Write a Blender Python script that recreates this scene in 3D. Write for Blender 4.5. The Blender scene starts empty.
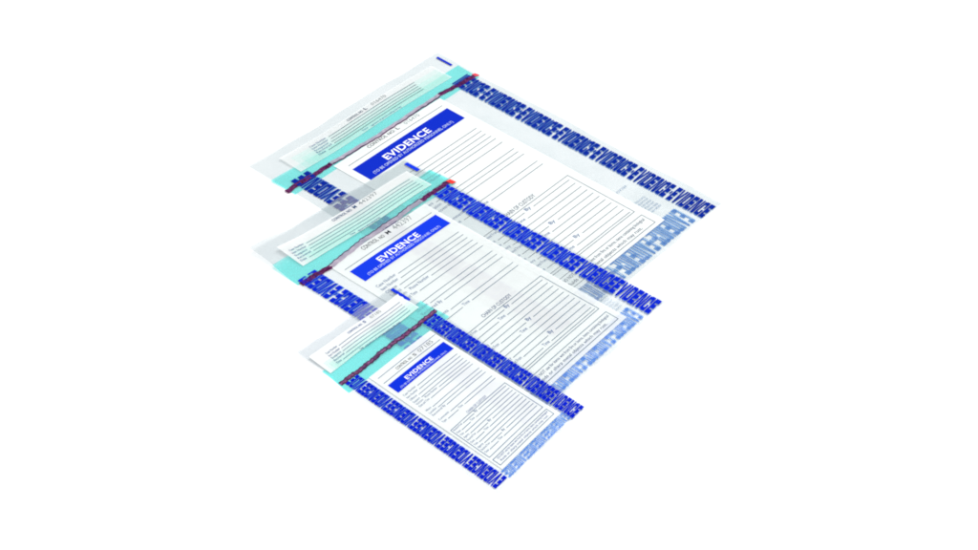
import bpy, bmesh, math, random
import numpy as np
random.seed(7)
S = bpy.context.scene
COL = S.collection
MM = 0.001

# ------------------------------------------------------------------ materials
def nodes_of(name):
    m = bpy.data.materials.new(name)
    m.use_nodes = True
    nt = m.node_tree
    nt.nodes.clear()
    out = nt.nodes.new('ShaderNodeOutputMaterial')
    return m, nt, out

def noise(nt, scale, detail=3.0, lo=0.0, hi=1.0, rough=0.5):
    tc = nt.nodes.new('ShaderNodeTexCoord')
    n = nt.nodes.new('ShaderNodeTexNoise')
    n.inputs['Scale'].default_value = scale
    n.inputs['Detail'].default_value = detail
    n.inputs['Roughness'].default_value = rough
    nt.links.new(tc.outputs['Object'], n.inputs['Vector'])
    r = nt.nodes.new('ShaderNodeMapRange')
    r.inputs['From Min'].default_value = 0.3
    r.inputs['From Max'].default_value = 0.7
    r.inputs['To Min'].default_value = lo
    r.inputs['To Max'].default_value = hi
    nt.links.new(n.outputs['Fac'], r.inputs['Value'])
    return r.outputs['Result'], n

def ink(name, color, alpha, tint=None, rough=0.5, var=0.06, vscale=180.0, spec=0.0, color2=None):
    """printed ink / dyed plastic: part opaque pigment, part coloured see-through"""
    m, nt, out = nodes_of(name)
    bs = nt.nodes.new('ShaderNodeBsdfPrincipled')
    bs.inputs['Base Color'].default_value = (*color, 1)
    bs.inputs['Roughness'].default_value = rough
    bs.inputs['Specular IOR Level'].default_value = spec
    if color2 is not None:
        f, _ = noise(nt, vscale, 4.0)
        mx = nt.nodes.new('ShaderNodeMix'); mx.data_type = 'RGBA'
        mx.inputs['A'].default_value = (*color, 1)
        mx.inputs['B'].default_value = (*color2, 1)
        nt.links.new(f, mx.inputs['Factor'])
        nt.links.new(mx.outputs['Result'], bs.inputs['Base Color'])
    tr = nt.nodes.new('ShaderNodeBsdfTransparent')
    tr.inputs['Color'].default_value = (*(tint or (1, 1, 1)), 1)
    mix = nt.nodes.new('ShaderNodeMixShader')
    f, _ = noise(nt, vscale, 3.0, max(0, alpha - var), min(1, alpha + var))
    nt.links.new(f, mix.inputs['Fac'])
    nt.links.new(tr.outputs[0], mix.inputs[1])
    nt.links.new(bs.outputs[0], mix.inputs[2])
    nt.links.new(mix.outputs[0], out.inputs['Surface'])
    return m

def film(name, tint, haze, gloss=0.025):
    """clear polythene: tinted see-through with faint cloudiness, soft gloss with fine crinkles"""
    m, nt, out = nodes_of(name)
    tr = nt.nodes.new('ShaderNodeBsdfTransparent')
    f, _ = noise(nt, 16.0, 5.0, 0.0, 1.0, 0.6)
    mc = nt.nodes.new('ShaderNodeMix'); mc.data_type = 'RGBA'
    mc.inputs['A'].default_value = (*[1 - (1 - t) * 0.80 for t in tint], 1)
    mc.inputs['B'].default_value = (*[1 - (1 - t) * 1.20 for t in tint], 1)
    nt.links.new(f, mc.inputs['Factor'])
    nt.links.new(mc.outputs['Result'], tr.inputs['Color'])
    gl = nt.nodes.new('ShaderNodeBsdfGlossy')
    gl.inputs['Roughness'].default_value = 0.22
    bump = nt.nodes.new('ShaderNodeBump')
    bump.inputs['Strength'].default_value = 0.35
    bump.inputs['Distance'].default_value = 0.002
    h, _ = noise(nt, 55.0, 4.0)
    nt.links.new(h, bump.inputs['Height'])
    nt.links.new(bump.outputs[0], gl.inputs['Normal'])
    df = nt.nodes.new('ShaderNodeBsdfDiffuse')
    df.inputs['Color'].default_value = (0.84, 0.86, 0.88, 1)
    mh = nt.nodes.new('ShaderNodeMixShader')
    mh.inputs['Fac'].default_value = haze
    nt.links.new(tr.outputs[0], mh.inputs[1])
    nt.links.new(df.outputs[0], mh.inputs[2])
    m2 = nt.nodes.new('ShaderNodeMixShader')
    m2.inputs['Fac'].default_value = gloss
    nt.links.new(mh.outputs[0], m2.inputs[1])
    nt.links.new(gl.outputs[0], m2.inputs[2])
    nt.links.new(m2.outputs[0], out.inputs['Surface'])
    return m

# ------------------------------------------------------------------ table
def make_table():
    bm = bmesh.new()
    bmesh.ops.create_grid(bm, x_segments=8, y_segments=8, size=6.0)
    me = bpy.data.meshes.new('table_surface')
    bm.to_mesh(me); bm.free()
    o = bpy.data.objects.new('table_surface', me)
    COL.objects.link(o)
    o['kind'] = 'structure'
    m, nt, out = nodes_of('white_sweep')
    d = nt.nodes.new('ShaderNodeBsdfDiffuse')
    f, n = noise(nt, 3.0, 2.0)
    mx = nt.nodes.new('ShaderNodeMix'); mx.data_type = 'RGBA'
    mx.inputs['A'].default_value = (0.93, 0.93, 0.93, 1)
    mx.inputs['B'].default_value = (0.95, 0.95, 0.95, 1)
    nt.links.new(f, mx.inputs['Factor'])
    nt.links.new(mx.outputs['Result'], d.inputs['Color'])
    nt.links.new(d.outputs[0], out.inputs['Surface'])
    me.materials.append(m)
make_table()

# ------------------------------------------------------------------ bag coordinates
# u runs across the bag (0..1, the way the writing reads), v runs down it (0 = mouth, 1 = sealed foot)
QUAD = {
    'L': [(-0.2683, 0.1768), (-0.0658, 0.4072), (0.2505, 0.1138), (0.0593, -0.0976)],
    'M': [(-0.25, 0.0339), (-0.0956, 0.1895), (0.1749, -0.04), (0.0329, -0.2071)],
    'S': [(-0.1854, -0.1125), (-0.0973, -0.0195), (0.0877, -0.1809), (0.005, -0.282)],
}
def homography(src, dst):
    A = []
    for (x, y), (X, Y) in zip(src, dst):
        A.append([x, y, 1, 0, 0, 0, -X * x, -X * y, -X])
        A.append([0, 0, 0, x, y, 1, -Y * x, -Y * y, -Y])
    return np.linalg.svd(np.array(A))[2][-1].reshape(3, 3)
UNIT = [(0, 0), (1, 0), (1, 1), (0, 1)]
HF = {k: homography(UNIT, q) for k, q in QUAD.items()}
HI = {k: np.linalg.inv(h) for k, h in HF.items()}
def app(h, a, b):
    x = h[0][0] * a + h[0][1] * b + h[0][2]
    y = h[1][0] * a + h[1][1] * b + h[1][2]
    w = h[2][0] * a + h[2][1] * b + h[2][2]
    return x / w, y / w
def sstep(a, b, x):
    t = min(1, max(0, (x - a) / (b - a)))
    return t * t * (3 - 2 * t)
def over(bag, x, y):
    u, v = app(HI[bag], x, y)
    m = 0.25
    return (sstep(-m, 0, u) * sstep(-m, 0, 1 - u) * sstep(-m, 0, v) * sstep(-m, 0, 1 - v))
def und(x, y):
    return 0.00014 * (math.sin(37 * x + 21 * y + 0.7) + math.sin(-19 * x + 41 * y + 2.1) + 0.5 * math.sin(63 * x - 48 * y)) + 0.0005
STEP = 0.00009
LIFT = {'L': 0.002, 'M': 0.006, 'S': 0.002}
SIZE = {}
for k_, q_ in QUAD.items():
    SIZE[k_] = (math.dist(q_[0], q_[1]), math.dist(q_[1], q_[2]))
def P(bag, u, v, layer):
    uu = u + 0.004 * math.sin(v * 9 + len(bag)) * (abs(u - 0.5) > 0.4)* 0
    x, y = app(HF[bag], uu, v)
    z = und(x, y)
    if bag == 'M': z += 0.0013 * over('L', x, y)
    if bag == 'S': z += 0.0013 * over('M', x, y) + 0.0013 * over('L', x, y)
    # the far-left corner of the mouth curls off the table
    d = math.hypot(u / 0.30, v / 0.20)
    z += LIFT[bag] * (1 - sstep(0, 1, d))
    return (x, y, z + layer * STEP)

def link_mesh(name, verts, faces, mat, parent, smooth=False):
    me = bpy.data.meshes.new(name)
    me.from_pydata(verts, [], faces)
    me.update()
    me.materials.append(mat)
    if smooth:
        me.polygons.foreach_set('use_smooth', [True] * len(me.polygons))
    o = bpy.data.objects.new(name, me)
    COL.objects.link(o)
    o.parent = parent
    if parent is not None:
        # every root and part keeps world-space coordinates relative to the bag's root
        root = parent
        off = (0, 0, 0)
        while root is not None:
            off = tuple(a + b for a, b in zip(off, root.location)); root = root.parent
        for vt in me.vertices:
            vt.co = (vt.co[0] - off[0], vt.co[1] - off[1], vt.co[2] - off[2])
    return o

class Sheet:
    """collects flat pieces laid out in (u, v) of one bag"""
    def __init__(self, bag, layer, warp=None):
        self.b, self.l, self.w = bag, layer, warp
        self.V, self.F = [], []
    def pt(self, u, v):
        if self.w: u, v = self.w(u, v)
        return P(self.b, u, v, self.l)
    def rect(self, u0, v0, u1, v1, cell=0.006):
        """grid-filled rectangle"""
        W, Hh = SIZE[self.b]
        nu = max(1, int(abs(u1 - u0) * W / cell)); nv = max(1, int(abs(v1 - v0) * Hh / cell))
        s = len(self.V)
        for j in range(nv + 1):
            for i in range(nu + 1):
                self.V.append(self.pt(u0 + (u1 - u0) * i / nu, v0 + (v1 - v0) * j / nv))
        for j in range(nv):
            for i in range(nu):
                a = s + j * (nu + 1) + i
                self.F.append((a, a + nu + 1, a + nu + 2, a + 1))
    def grid(self, fu, fv, nu, nv):
        s = len(self.V)
        for j in range(nv + 1):
            for i in range(nu + 1):
                a, b = i / nu, j / nv
                self.V.append(self.pt(fu(a, b), fv(a, b)))
        for j in range(nv):
            for i in range(nu):
                a = s + j * (nu + 1) + i
                self.F.append((a, a + nu + 1, a + nu + 2, a + 1))
    def hline(self, u0, u1, v, t=0.0005):
        h = t / SIZE[self.b][1] / 2
        self.rect(u0, v - h, u1, v + h)
    def vline(self, u, v0, v1, t=0.0005):
        h = t / SIZE[self.b][0] / 2
        self.rect(u - h, v0, u + h, v1)
    def frame(self, u0, v0, u1, v1, t=0.0005):
        hu = t / SIZE[self.b][0] / 2
        self.hline(u0 - hu, u1 + hu, v0, t); self.hline(u0 - hu, u1 + hu, v1, t)
        h = t / SIZE[self.b][1] / 2
        self.vline(u0, v0 + h, v1 - h, t); self.vline(u1, v0 + h, v1 - h, t)
    def text(self, s, u0, u1, v, h, bold=0.0, way='read', cuts=0):
        """letters fitted into a box: way 'read' baseline at v, cap height h (in v);
        'down': reads along +v from u0..u1 given as v range, v = baseline u, h = cap height in u, tops to +u
        'up': reads along -v, tops to -u; 'mirror': like 'read' seen from behind"""
        vs, fs, (x0, x1, cap) = block(s, *bold) if isinstance(bold, tuple) else glyphs(s, bold, cuts)
        st = len(self.V)
        for x, y in vs:
            a = (x - x0) / (x1 - x0); b = y / cap
            if way == 'read': u, w = u0 + (u1 - u0) * a, v - h * b
            elif way == 'mirror': u, w = u1 - (u1 - u0) * a, v - h * b
            elif way == 'down': u, w = v + h * b, u0 + (u1 - u0) * a
            else: u, w = v - h * b, u1 - (u1 - u0) * a
            self.V.append(self.pt(u, w))
        self.F += [tuple(st + i for i in f) for f in fs]
    def build(self, name, mat, parent, smooth=False):
        return link_mesh(name, self.V, self.F, mat, parent, smooth)

_G = {}
def glyphs(s, bold, cuts):
    key = (s, bold, cuts)
    if key in _G: return _G[key]
    cu = bpy.data.curves.new('lettering', 'FONT')
    cu.body = s
    cu.offset = bold
    cu.resolution_u = 3
    if bold: cu.space_character = 1.0 + bold * 3.2
    ob = bpy.data.objects.new('lettering', cu)
    COL.objects.link(ob)
    dg = bpy.context.evaluated_depsgraph_get()
    me = bpy.data.meshes.new_from_object(ob.evaluated_get(dg))
    bm = bmesh.new(); bm.from_mesh(me)
    cap = 0.69
    for i in range(1, cuts):
        bmesh.ops.bisect_plane(bm, geom=bm.verts[:] + bm.edges[:] + bm.faces[:],
                               plane_co=(0, cap * i / cuts, 0), plane_no=(0, 1, 0))
    bm.verts.index_update()
    vs = [(q.co.x, q.co.y) for q in bm.verts]
    fs = [tuple(q.index for q in f.verts) for f in bm.faces]
    bm.free()
    bpy.data.objects.remove(ob); bpy.data.meshes.remove(me); bpy.data.curves.remove(cu)
    xs = [q[0] for q in vs]
    _G[key] = (vs, fs, (min(xs), max(xs), cap))
    return _G[key]
# tall block lettering of the printed borders (drawn as bars)
def bar(x0, y0, x1, y1, n=4):
    vs, fs = [], []
    for i in range(n + 1):
        y = y0 + (y1 - y0) * i / n
        vs += [(x0, y), (x1, y)]
    for i in range(n): fs.append((2 * i, 2 * i + 1, 2 * i + 3, 2 * i + 2))
    return vs, fs
def slant(xa, xb, w, n=4):
    vs, fs = [], []
    for i in range(n + 1):
        x = xa + (xb - xa) * i / n
        vs += [(x, i / n), (x + w, i / n)]
    for i in range(n): fs.append((2 * i, 2 * i + 1, 2 * i + 3, 2 * i + 2))
    return vs, fs
def block(s, st, arm, gap):
    """(verts, faces) of a line of block capitals, cap height 1"""
    V, F, x = [], [], 0.0
    def put(g):
        k = len(V)
        V.extend((a + x, b) for a, b in g[0]); F.extend(tuple(k + i for i in f) for f in g[1])
    for ch in s:
        w = {'I': st, '•': 0.28, 'V': 0.95, 'N': 0.98}.get(ch, 0.86)
        if ch == 'I': put(bar(0, 0, st, 1))
        elif ch == '•': put(bar(0.03, 0.40, 0.25, 0.60, 1))
        elif ch == 'E':
            put(bar(0, 0, st, 1))
            for y in (0, 0.5 - arm / 2, 1 - arm): put(bar(st, y, w - (0.06 if 0 < y < .5 else 0), y + arm, 1))
        elif ch == 'C':
            put(bar(0, 0.04, st, 0.96)); put(bar(st, 0, w, arm * .8, 1)); put(bar(st, 1 - arm * .8, w, 1, 1))
            put(bar(w - st, arm * .8, w, 0.43, 1)); put(bar(w - st, 0.57, w, 1 - arm * .8, 1))
        elif ch == 'D':
            put(bar(0, 0, st, 1)); put(bar(w - st, 0.05, w, 0.95))
            put(bar(st, 0, w - st * .5, arm * .75, 1)); put(bar(st, 1 - arm * .75, w - st * .5, 1, 1))
        elif ch == 'N':
            put(bar(0, 0, st * .9, 1)); put(bar(w - st * .9, 0, w, 1)); put(slant(w - st * 1.75, st * .8, st * .95))
        elif ch == 'V':
            put(slant(w / 2 - st / 2 - .02, 0, st)); put(slant(w / 2 - st / 2 + .02, w - st, st))
        x += w + gap
    return V, F, (0.0, x - gap, 1.0)

# ------------------------------------------------------------------ shared materials
M_white = {k: ink('white_label_ink', (0.932, 0.962, 0.955), a, (0.94, 0.995, 0.985), 0.6, 0.03, 40) for k, a in (('L', 0.78), ('M', 0.68), ('S', 0.76))}
M_slip = {k: ink('slip_paper', (0.90, 0.925, 0.92), a, (1, 1, 1), 0.5, 0.05, 30) for k, a in (('L', 0.52), ('M', 0.70), ('S', 0.82))}
M_teal = ink('teal_tape', (0.26, 0.90, 0.85), 0.26, (0.47, 0.945, 0.93), 0.35, 0.08, 30)
M_liner = ink('mint_liner', (0.70, 0.95, 0.91), 0.10, (0.945, 0.998, 0.985), 0.4, 0.10, 22)
M_seal = ink('maroon_adhesive', (0.055, 0.006, 0.045), 0.72, (0.35, 0.08, 0.22), 0.4, 0.26, 420, color2=(0.20, 0.045, 0.16))
M_seal_s = ink('thin_maroon_adhesive', (0.12, 0.02, 0.085), 0.62, (0.60, 0.28, 0.45), 0.4, 0.25, 300, color2=(0.36, 0.14, 0.30))
M_edge = ink('dark_adhesive_edge', (0.08, 0.02, 0.075), 0.52, (0.6, 0.4, 0.55), 0.4, 0.25, 260)
M_lilac = ink('lilac_adhesive', (0.40, 0.36, 0.46), 0.72, (0.7, 0.6, 0.72), 0.45, 0.08, 160, color2=(0.56, 0.48, 0.57))
M_red = ink('red_tab', (0.85, 0.045, 0.035), 0.95, None, 0.4, 0.03)
M_redl = ink('faded_red_tab', (0.80, 0.05, 0.08), 0.85, None, 0.4, 0.05)
M_text = {k: ink('dark_form_ink', c, 0.92, None, 0.6, 0.05) for k, c in (('L', (0.02, 0.05, 0.11)), ('M', (0.015, 0.06, 0.17)), ('S', (0.01, 0.06, 0.28)))}
M_blacktext = ink('black_form_ink', (0.015, 0.02, 0.035), 0.92, None, 0.6, 0.05)
M_num = ink('grey_number_ink', (0.17, 0.21, 0.22), 0.68, None, 0.6, 0.10, 300)
M_line = {k: ink('rule_ink', c, 0.76, None, 0.6, 0.08) for k, c in (('L', (0.035, 0.07, 0.12)), ('M', (0.035, 0.11, 0.19)), ('S', (0.025, 0.10, 0.24)))}
M_lblue = ink('blue_grey_ink', (0.03, 0.10, 0.27), 0.80, None, 0.6, 0.08)
M_titletext = ink('white_lettering', (0.92, 0.93, 0.95), 0.97, None, 0.5, 0.02)
M_subtext = ink('pale_blue_lettering', (0.62, 0.72, 0.92), 0.85, None, 0.5, 0.08)

DATA = {
 'L': dict(film=((0.918, 0.936, 0.940), 0.06), blue=(0.004, 0.022, 0.30), title_col=(0.006, 0.026, 0.50), band=(0.04, 0.22, 0.62),
   letter='L', num='016470', seal=M_seal,
   slip=(0.104, 0.032, 0.918, 0.110), teal=(-0.004, 0.084, 0.996, 0.165), liner=(0.10, 0.052, 0.92, 0.085),
   strip=[(-0.012, 0.140), (0.21, 0.141), (0.45, 0.147), (0.79, 0.142), (0.985, 0.152)], sw=0.0062, lil=(0.213, 0.798),
   label=(0.208, 0.152, 0.782, 0.931), title=(0.239, 0.197, 0.753, 0.262), lines=[(0.244, 0.753, 0.180)],
   cn=(0.371, 0.538, 0.57, 0.649, 0.1675, 0.0105), slipcn=(0.438, 0.547, 0.574, 0.653, 0.046, 0.010),
   sl_v=[0.054, 0.0645, 0.0745, 0.084, 0.0935], sl_R=[0.793, 0.787, 0.784, 0.785, 0.785], sl_u=0.228, sl_date=0.1065, sl_note=(0.465, 0.642),
   evid=(0.366, 0.606, 0.2365, 0.0215), sub=(0.275, 0.703, 0.252, 0.0095),
   fields=[0.314, 0.332, 0.349, 0.366, 0.382, 0.405, 0.446, 0.463, 0.481, 0.527, 0.546], fu=(0.245, 0.735),
   coc=(0.40, 0.572, 0.619, 0.0135), box=(0.236, 0.626, 0.744, 0.851), by=[0.637, 0.718, 0.799], gp=0.0203, nb=10, b0=0.641,
   lbox=(0.236, 0.873, 0.747, 0.918), bt=(0.892, 0.910, 0.0105),
   bR=(0.886, 0.975, 0.131, 0.999, 'IDENCE•' + 'EVIDENCE•' * 5 + 'EVIDENCE'), bL=(0.040, 0.124, 0.118, 0.992, 'EVIDENCE•' * 5 + 'EVIDENCE'),
   bB=(0.03, 0.857, 0.921, 0.994, 'EVIDENCE•EVIDENCE•EVIDENCE•EVIDENCE'), mark=(0.9715, 0.018, 0.983, 0.073), red=(0.984, 0.142, 1.001, 0.158, M_redl),
   ghost=(0.775, 0.845, 0.768, 0.826, 0.890)),
 'M': dict(film=((0.936, 0.952, 0.956), 0.055), blue=(0.004, 0.020, 0.58), title_col=(0.009, 0.042, 0.70), band=(0.03, 0.22, 0.80),
   letter='M', num='442397', seal=M_seal,
   slip=(0.094, 0.052, 0.936, 0.158), teal=(0.0, 0.097, 1.028, 0.203), liner=(0.09, 0.084, 0.93, 0.12),
   strip=[(0.005, 0.206), (0.18, 0.210), (0.42, 0.198), (0.55, 0.196), (0.81, 0.187), (1.012, 0.183)], sw=0.0063, lil=(0.178, 0.806),
   label=(0.170, 0.207, 0.797, 0.960), title=(0.205, 0.266, 0.769, 0.327), lines=[(0.199, 0.768, 0.251)],
   cn=(0.351, 0.53, 0.556, 0.678, 0.230, 0.018), slipcn=(0.405, 0.56, 0.581, 0.705, 0.070, 0.0135),
   sl_v=[0.090, 0.103, 0.116, 0.129, 0.142], sl_R=[0.895, 0.897, 0.90, 0.902, 0.90], sl_u=0.118, sl_date=0.156, sl_note=(0.42, 0.574),
   evid=(0.344, 0.606, 0.302, 0.0215), sub=(0.245, 0.716, 0.3165, 0.0095),
   fields=[0.372, 0.390, 0.408, 0.427, 0.446, 0.466, 0.502, 0.521, 0.541, 0.580, 0.599], fu=(0.210, 0.745),
   coc=(0.372, 0.564, 0.669, 0.0125), box=(0.200, 0.676, 0.757, 0.882), by=[0.682, 0.757, 0.832], gp=0.0192, nb=10, b0=0.690,
   lbox=(0.200, 0.904, 0.762, 0.946), bt=(0.921, 0.937, 0.0095),
   bR=(0.882, 0.993, 0.188, 0.998, 'DENCE' + 'EVIDENCE' * 5), bL=(0.012, 0.112, 0.188, 0.992, 'EVIDENCE•' * 5 + 'EVIDENC'),
   bB=(0.03, 0.850, 0.936, 0.996, 'EVIDENCE•EVIDENCE•EVIDENCE•EVIDENCE'), mark=(0.970, 0.018, 0.994, 0.074), red=(1.006, 0.174, 1.034, 0.199, M_red),
   ghost=(0.785, 0.85, 0.80, 0.86, 0.925)),
 'S': dict(film=((0.956, 0.968, 0.975), 0.05), blue=(0.003, 0.014, 0.56), title_col=(0.005, 0.030, 0.64), band=(0.02, 0.20, 0.78),
   letter='S', num='07185', seal=M_seal_s,
   slip=(0.027, 0.052, 0.958, 0.172), teal=(-0.008, 0.145, 1.034, 0.298), liner=(0.03, 0.115, 0.95, 0.146),
   strip=[(0.0, 0.240), (0.25, 0.243), (0.45, 0.238), (0.7, 0.240), (1.025, 0.234)], sw=0.0048, lil=None,
   label=(0.180, 0.297, 0.828, 0.956), title=(0.212, 0.379, 0.806, 0.435), lines=[(0.215, 0.824, 0.327), (0.207, 0.805, 0.361)],
   cn=(0.368, 0.573, 0.604, 0.754, 0.351, 0.016), slipcn=(0.389, 0.568, 0.619, 0.726, 0.075, 0.013),
   sl_v=[0.092, 0.109, 0.125, 0.141, 0.157], sl_R=[0.899, 0.895, 0.892, 0.888, 0.886], sl_u=0.135, sl_date=0.175, sl_note=(0.369, 0.739),
   evid=(0.345, 0.622, 0.4145, 0.0180), sub=(0.257, 0.745, 0.4275, 0.0085),
   fields=[0.464, 0.481, 0.498, 0.515, 0.530, 0.545, 0.578, 0.595, 0.611, 0.643, 0.660], fu=(0.215, 0.780),
   coc=(0.392, 0.601, 0.699, 0.0115), box=(0.199, 0.7035, 0.790, 0.888), by=[0.7085, 0.776, 0.842], gp=0.0167, nb=11, b0=0.716,
   lbox=(0.198, 0.904, 0.794, 0.9395), bt=(0.917, 0.931, 0.0085),
   bR=(0.851, 0.994, 0.245, 1.005, 'DENCE' + 'EVIDENCE' * 4 + 'EVIDENCE'), bL=(0.028, 0.148, 0.252, 0.991, 'EVIDENCE' * 5 + 'EVIDE'),
   bB=(0.16, 0.845, 0.958, 0.999, 'EVIDENCEEVIDENCEEVIDENCE'), mark=(0.952, 0.010, 0.983, 0.113), red=None,
   ghost=None),
}
LABELS = {
 'L': 'largest clear evidence bag, numbered 016470, at the back, partly under the medium bag',
 'M': 'medium clear evidence bag, numbered 442397, lying between the largest and smallest bags',
 'S': 'smallest clear evidence bag, control letter S, in front on the medium bag',
}

FIELD_TEXT = [('Case Number', .123), ('Item Number', .108), ('Offense', .068), ('Suspect', .064), ('Victim', .066), ('Date and Time', .100),
              ('Where', .050), ('Location', .070), ('Recovered By', .130), ('Comments', .100), ('Type', .040)]

def bag(k):
    d = DATA[k]
    q = QUAD[k]
    cx, cy = sum(a[0] for a in q) / 4, sum(a[1] for a in q) / 4
    root = bpy.data.objects.new('evidence_bag', None)
    COL.objects.link(root)
    root.location = (cx, cy, 0)
    root.empty_display_size = 0.05
    root['label'] = LABELS[k]; root['category'] = 'evidence bag'; root['group'] = 'clear evidence bags fanned out on the white table'
    bpy.context.view_layer.update()
    f = film('clear_film', *d['film'])
    W, Hh = SIZE[k]
    # films: slightly wavy cut edges
    r = random.Random(ord(k))
    ph = [r.uniform(0, 6.28) for _ in range(8)]
    def edge(u, v):
        wu = 0.0009 / W; wv = 0.0009 / Hh
        du = wu * (math.sin(v * 13 + ph[0]) + 0.5 * math.sin(v * 31 + ph[1]))
        dv = wv * (math.sin(u * 11 + ph[2]) + 0.6 * math.sin(u * 27 + ph[3]))
        return u + du * (2 * u - 1), v + dv * (2 * v - 1)
    nu, nv = int(W / 0.005), int(Hh / 0.005)
    for nm, ly, pad in (('back_film', 0, 0.0), ('front_film', 4, 0.0006)):
        s = Sheet(k, ly, edge)
        ex = 0.0022 - pad
        s.grid(lambda a, b: pad / W + a * (1 + (ex - pad) / W), lambda a, b: b * (1 + ex / Hh), nu, nv)
        s.build(nm, f, root, True)
    if k != 'L':
        s = Sheet(k, 2.4, edge)
        top = d['teal'][1] + 0.004
        s.grid(lambda a, b: 0.003 + a * 0.994, lambda a, b: 0.002 + b * (top - 0.002), nu, 14)
        s.build('flap_film', film('flap_film_clear', (0.925, 0.938, 0.943) if k == 'M' else (0.945, 0.955, 0.962), 0.06), root, True)
    # inks on the back film
    M_blue = ink('blue_border_ink', d['blue'], 0.90, (0.25, 0.35, 0.85), 0.5, 0.07, 120)
    M_blueb = ink('blue_border_ink_behind', d['band'], 0.80, (0.45, 0.6, 0.92), 0.55, 0.10, 90)
    M_foot = ink('foot_ink', d['band'], 0.66, (0.60, 0.84, 0.98), 0.55, 0.08, 160)
    M_foot2 = ink('foot_ink_second', d['band'], 0.42, (0.66, 0.86, 0.98), 0.55, 0.10, 160)
    M_title = ink('blue_title_ink', d['title_col'], 0.985, None, 0.45, 0.012, 70)
    u0, u1, v0, v1, s_ = d['bB']
    s = Sheet(k, 1)
    s.text(s_, u0, u1, v1 - 0.001, v1 - v0, (0.27, 0.21, 0.20), 'mirror')
    s.build('foot_lettering', M_foot, root)
    s = Sheet(k, 1.6)
    s.text(s_, u0 + 0.012, u1 + 0.004, v1 - 0.003, (v1 - v0) * 0.93, (0.12, 0.14, 0.30), 'mirror')
    s.build('foot_lettering', M_foot2, root)
    # back print of the side borders, a hair out of register with the front
    s = Sheet(k, 1)
    u0, u1, v0, v1, s_ = d['bR']
    s.text(s_, v0 + 0.004, v1, u0 - 0.004, u1 - u0, (0.29, 0.26, 0.12), 'down')
    s.build('border_back_print', M_blueb, root)
    s = Sheet(k, 1)
    u0, u1, v0, v1, s_ = d['bL']
    s.text(s_, v0 + 0.003, v1, u1 + 0.004, u1 - u0, (0.29, 0.26, 0.12), 'up')
    s.build('border_back_print', M_blueb, root)
    if d['ghost']:
        g = d['ghost']
        s = Sheet(k, 1)
        s.text('RECYCLE', g[0], g[1], g[2] + 0.003, 0.007, 0.03, 'mirror')
        mg = ink('pale_back_ink', (0.16, 0.30, 0.50), 0.50, None, 0.6, 0.1)
        s.build('back_small_print', mg, root)
        s = Sheet(k, 1)
        n = 6
        for i in range(n):
            vv = g[3] + (g[4] - g[3]) * (i + 0.5) / n
            s.text(['LOW DENSITY', 'POLYETHYLENE', 'PLEASE REUSE', 'THIS PLASTIC', 'KEEP AWAY', 'FROM HEAT'][i], g[0] + 0.004, g[1] - 0.002, vv + 0.003, 0.0062, 0.03, 'mirror')
        s.build('back_small_print', mg, root)
    # teal closure tape and its adhesive strip
    s = Sheet(k, 2, edge)
    u0, v0, u1, v1 = d['teal']
    s.rect(u0, v0, u1, v1)
    tape = s.build('closure_tape', M_teal, root, True)
    st = d['strip']
    def centre(u):
        for (a, b), (c, e) in zip(st, st[1:]):
            if u <= c:
                t = (u - a) / (c - a); t = t * t * (3 - 2 * t) if 0 <= t <= 1 else t
                return b + (e - b) * t
        return st[-1][1]
    amp = 0.00042 / Hh
    def wob(u): return amp * (math.sin(u * 41 + ph[4]) + 0.7 * math.sin(u * 97 + ph[5]) + 0.35 * math.sin(u * 211 + ph[6]))
    sw = d['sw'] / Hh
    def ribbon(ua, ub, lo, hi, layer, jag=0.0):
        s = Sheet(k, layer)
        n = max(6, int((ub - ua) * W / 0.0012))
        s.grid(lambda a, b: ua + (ub - ua) * a,
               lambda a, b: centre(ua + (ub - ua) * a) + wob(ua + (ub - ua) * a) * 0.9 + (lo + (hi - lo) * b) * sw
               + (jag * sw * math.sin((ua + (ub - ua) * a) * 170 + 7 * b) * (abs(b - 0.5) * 2)), n, 4)
        return s
    ends = st[0][0], st[-1][0]
    if d['lil']:
        a, b = d['lil']
        ribbon(ends[0], a, -0.5, 0.5, 5, 0.05).build('closure_strip', d['seal'], root)
        ribbon(b, ends[1], -0.5, 0.5, 5, 0.05).build('closure_strip', d['seal'], root)
        lo = ribbon(a + 0.001, b - 0.001, -0.48, 0.48, 8).build('bonded_strip', M_lilac, root)
        ribbon(a + 0.002, b - 0.002, 0.24 if k == 'L' else -0.56, 0.50 if k == 'L' else -0.36, 9, 0.05).build('strip_edge', M_edge, lo)
    else:
        sp = ribbon(ends[0], ends[1], -0.5, 0.5, 5, 0.05).build('closure_strip', d['seal'], root)
        ribbon(ends[0], ends[1], 0.30, 0.52, 6, 0.08).build('strip_edge', M_edge, sp)
        ribbon(ends[0], ends[1], -0.52, -0.34, 6, 0.08).build('strip_edge', M_edge, sp)
    if d['red']:
        u0, v0, u1, v1, m_ = d['red']
        s = Sheet(k, 7)
        s.grid(lambda a, b: u0 + (u1 - u0) * a + 0.003 * b, lambda a, b: v0 + (v1 - v0) * b + 0.003 * a, 6, 6)
        s.build('red_pull_tab', m_, root)
    # white printed form
    u0, v0, u1, v1 = d['label']
    s = Sheet(k, 5); s.rect(u0, v0, u1, v1)
    form = s.build('form_panel', M_white[k], root, True)
    u0, v0, u1, v1 = d['title']
    s = Sheet(k, 6); s.rect(u0, v0, u1, v1)
    s.build('title_block', M_title, form)
    s = Sheet(k, 7)
    e = d['evid']; s.text('EVIDENCE', e[0], e[1], e[2], e[3], 0.02, cuts=2)
    s.build('title_lettering', M_titletext, form)
    s = Sheet(k, 7)
    e = d['sub']; s.text('(TO BE OPENED BY AUTHORIZED PERSONNEL ONLY)', e[0], e[1], e[2], e[3], 0.006)
    s.build('subtitle_lettering', M_subtext, form)
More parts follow.
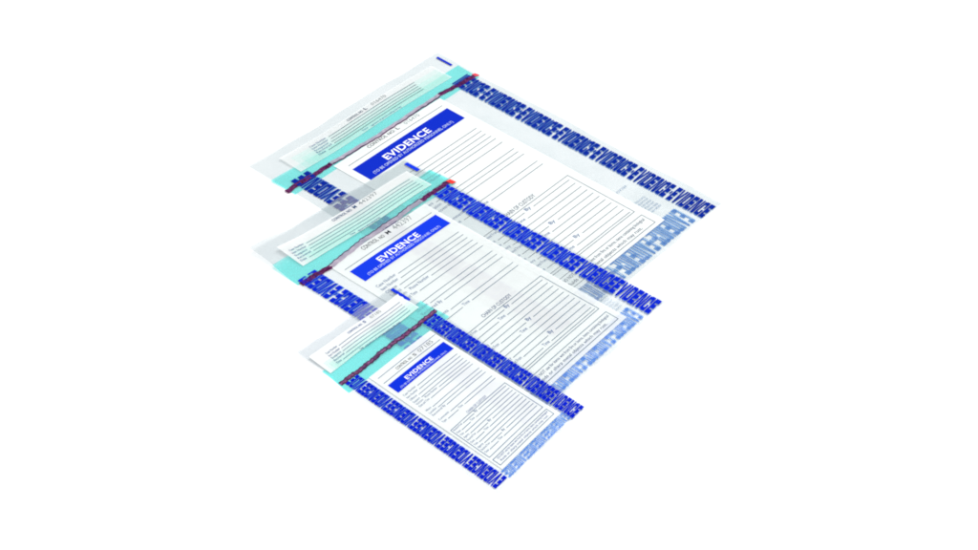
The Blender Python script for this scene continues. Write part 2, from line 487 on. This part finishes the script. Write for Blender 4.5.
    # control number
    c = d['cn']
    s = Sheet(k, 6)
    cw = c[1] - c[0]
    if k == 'L':
        s.text('CONTROL NO:', c[0], c[0] + cw * 0.86, c[4], c[5], 0.012); s.text(d['letter'], c[1] - cw * 0.08, c[1], c[4], c[5] * 1.1, 0.015)
    else:
        s.text('CONTROL', c[0], c[0] + cw * 0.55, c[4], c[5] * 0.85, 0.008); s.text('NO', c[0] + cw * 0.61, c[0] + cw * 0.77, c[4], c[5] * 0.7, 0.01)
        s.text(d['letter'], c[1] - cw * 0.13, c[1], c[4], c[5] * 0.85, 0.004)
    s.build('control_lettering', M_blacktext, form)
    s = Sheet(k, 6)
    s.text(d['num'], c[2], c[3], c[4], c[5] * 1.12, 0.0)
    s.build('control_number', M_num, form)
    # ruled lines and small lettering of the form
    tl = 0.00080 if k == 'L' else 0.00075 if k == 'M' else 0.00066
    R = Sheet(k, 6); T = Sheet(k, 6)
    for a, b, v in d['lines']: R.hline(a, b, v, tl)
    fu0, fu1 = d['fu']
    th = 0.0105 if k == 'L' else 0.0112 if k == 'M' else 0.0098
    sc = (fu1 - fu0) / 0.565
    for i, v in enumerate(d['fields']):
        if i in (6, 9): T.build('field_lettering', M_lblue, form); R.build('ruled_lines', M_line[k], form); T = Sheet(k, 6); R = Sheet(k, 6)
        s_, w = FIELD_TEXT[i]; w *= sc
        T.text(s_, fu0, fu0 + w, v, th, 0.004)
        st0 = fu0 + w + 0.012
        if i == 4:
            T.text('Phone Number', st0 + 0.012, st0 + 0.012 + 0.125 * sc, v, th, 0.004); st0 += 0.15 * sc
        if i == 10:
            R.hline(st0, fu0 + 0.16 * sc, v, tl)
            T.text('Time', fu0 + 0.172 * sc, fu0 + 0.212 * sc, v, th, 0.004); st0 = fu0 + 0.225 * sc
        R.hline(st0, fu1 - (0.004 if i in (2, 7) else 0), v, tl)
    T.build('field_lettering', M_lblue, form); R.build('ruled_lines', M_line[k], form)
    T = Sheet(k, 6); R = Sheet(k, 6); B = Sheet(k, 6)
    e = d['coc']; B.text('CHAIN OF CUSTODY', e[0], e[1], e[2], e[3], 0.004)
    B.build('heading_lettering', M_text[k], form)
    bu0, bv0, bu1, bv1 = d['box']
    R.frame(bu0, bv0, bu1, bv1, tl)
    byu = 0.482 if k != 'S' else 0.432
    Y = Sheet(k, 6)
    for i in range(d['nb']):
        v = d['b0'] + d['gp'] * i
        if v > bv1 - 0.012: break
        row = i % 4
        if row == 0 and i:
            T.build('custody_lettering', M_lblue, form); T = Sheet(k, 6)
            Y.build('by_lettering', M_lblue, form); Y = Sheet(k, 6)
        lab, w = [('Received From', .085), ('Date', .035), ('Title', .034), ('Agency', .052)][row]
        a = bu0 + 0.012
        T.text(lab, a, a + w * sc, v, th * 0.92, 0.004)
        x = a + w * sc + 0.008
        if row == 0:
            R.hline(x, byu - 0.012, v, tl); Y.text('By', byu, byu + 0.026, v, th * 1.05, 0.012); x = byu + 0.038
        if row == 1:
            t0 = byu - 0.076
            R.hline(x, t0 - 0.01, v, tl); Y.text('Time', t0, t0 + 0.038, v, th, 0.006); x = t0 + 0.048
        R.hline(x, bu1 - 0.016, v, tl)
    if k != 'S': R.hline(bu0 + 0.012, bu1 - 0.012, bv1 - 0.008, tl)
    R.build('custody_box', M_line[k], form); Y.build('by_lettering', M_lblue, form); T.build('custody_lettering', M_lblue, form)
    R = Sheet(k, 6); B = Sheet(k, 6)
    lu0, lv0, lu1, lv1 = d['lbox']
    R.frame(lu0, lv0, lu1, lv1, tl)
    b1, b2, bh = d['bt']
    B.text('DO NOT use for items wet from fire or burns, items containing biological', lu0 + 0.03, lu1 - 0.014, b1, bh, 0.004)
    B.text('fluids or sharp metal objects which may rust.', lu0 + 0.03, lu1 - (0.06 if k != 'S' else 0.04), b2, bh, 0.004)
    R.build('warning_box', M_line[k], form)
    B.build('warning_lettering', M_text[k], form)
    # receipt slip above the closure
    wa = 0.0011 / Hh
    def bend(u, v): return u, v + wa * math.sin(u * 8.5 + ph[7]) * (1 if k != 'S' else 0.5)
    u0, v0, u1, v1 = d['slip']
    s = Sheet(k, 6, bend); s.rect(u0, v0, u1, v1)
    slip = s.build('receipt_slip', M_slip[k], root, True)
    l0 = d['liner'][1]; l1 = v1
    for i in range(3):
        s = Sheet(k, 6.5 + 0.4 * i, bend)
        s.rect(u0 + 0.03 + 0.025 * i, l0 + (l1 - l0) * 0.30 * i, u1 - 0.004 - 0.003 * i, l1 - 0.0015)
        s.build('mint_tint', M_liner, slip, True)
    c = d['slipcn']; cw = c[1] - c[0]
    s = Sheet(k, 8.5, bend)
    s.text('CONTROL NO.', c[0], c[0] + cw * 0.8, c[4], c[5] * 0.8, 0.012)
    s.text(d['letter'], c[1] - cw * 0.12, c[1], c[4], c[5], 0.015)
    s.build('control_lettering', M_text[k], slip)
    s = Sheet(k, 8.5, bend); s.text(d['num'], c[2], c[3], c[4], c[5] * 1.1, 0.0)
    s.build('control_number', M_num, slip)
    R = Sheet(k, 8.5, bend); T = Sheet(k, 8.5, bend)
    su = d['sl_u']; dv = d['sl_v']; hh = (dv[1] - dv[0]) * 0.62
    for i, v in enumerate(dv):
        s_, w = [('Case Number', .082), ('Item Number', .080), ('Suspect', .070), ('Recovered', .074), ('Date', .032)][i]
        w *= 1.0 if k != 'S' else 1.35
        a = su - i * 0.002
        T.text(s_, a, a + w, v, hh, 0.006)
        R.hline(a + w + 0.012, d['sl_R'][i], v, tl)
    T.build('slip_lettering', M_lblue, slip); T = Sheet(k, 8.5, bend)
    v = d['sl_date']; n0, n1 = d['sl_note']
    T.text('Time', n0 - 0.035, n0 - 0.005, v - 0.002, hh * 0.9, 0.006)
    T.text('signature of person sealing this bag', n0 + 0.01, n1, v, hh * 0.8, 0.006)
    R.build('slip_lines', M_line[k], slip)
    T.build('slip_lettering', M_lblue, slip)
    # corner register mark
    u0, v0, u1, v1 = d['mark']
    s = Sheet(k, 6); s.rect(u0, v0, u1, v1); s.build('register_mark', M_title, root)
    # front side borders
    for nm, key, way in (('side_lettering', 'bR', 'down'), ('side_lettering', 'bL', 'up')):
        u0, u1, v0, v1, s_ = d[key]
        s = Sheet(k, 5)
        s.text(s_, v0, v1, u0 if way == 'down' else u1, u1 - u0, (0.285, 0.275, 0.12) if k == 'S' else (0.275, 0.265, 0.14), way)
        s.build(nm, M_blue, root)
    return root

for k in 'LMS':
    bag(k)

# ------------------------------------------------------------------ light
w = bpy.data.worlds.new('World'); S.world = w; w.use_nodes = True
bg = w.node_tree.nodes['Background']
bg.inputs['Color'].default_value = (1.0, 1.0, 1.0, 1)
bg.inputs['Strength'].default_value = 0.60
def area(name, loc, target, size, power):
    l = bpy.data.lights.new(name, 'AREA'); l.shape = 'RECTANGLE'; l.size = size[0]; l.size_y = size[1]; l.energy = power
    o = bpy.data.objects.new(name, l); COL.objects.link(o); o.location = loc
    from mathutils import Vector
    o.rotation_euler = (Vector(target) - Vector(loc)).to_track_quat('-Z', 'Y').to_euler()
    return o
area('softbox_lamp', (1.2, 1.5, 3.6), (0, 0, 0), (2.4, 2.4), 118)

# ------------------------------------------------------------------ camera
D = 1.412; EL = math.radians(42.582)
cam = bpy.data.cameras.new('camera'); cam.lens = 50.773; cam.sensor_width = 36; cam.sensor_fit = 'HORIZONTAL'
cam.clip_start = 0.01; cam.clip_end = 100
co = bpy.data.objects.new('camera', cam); COL.objects.link(co)
co.location = (0, -D * math.cos(EL), D * math.sin(EL)); co.rotation_euler = (math.pi / 2 - EL, 0, 0)
S.camera = co

S.view_settings.view_transform = 'Standard'; S.view_settings.look = 'None'
S.view_settings.exposure = 0.18; S.view_settings.gamma = 1
S.cycles.transparent_max_bounces = 64; S.cycles.max_bounces = 16; S.cycles.diffuse_bounces = 4
S.cycles.use_denoising = True
S.cycles.filter_width = 1.9
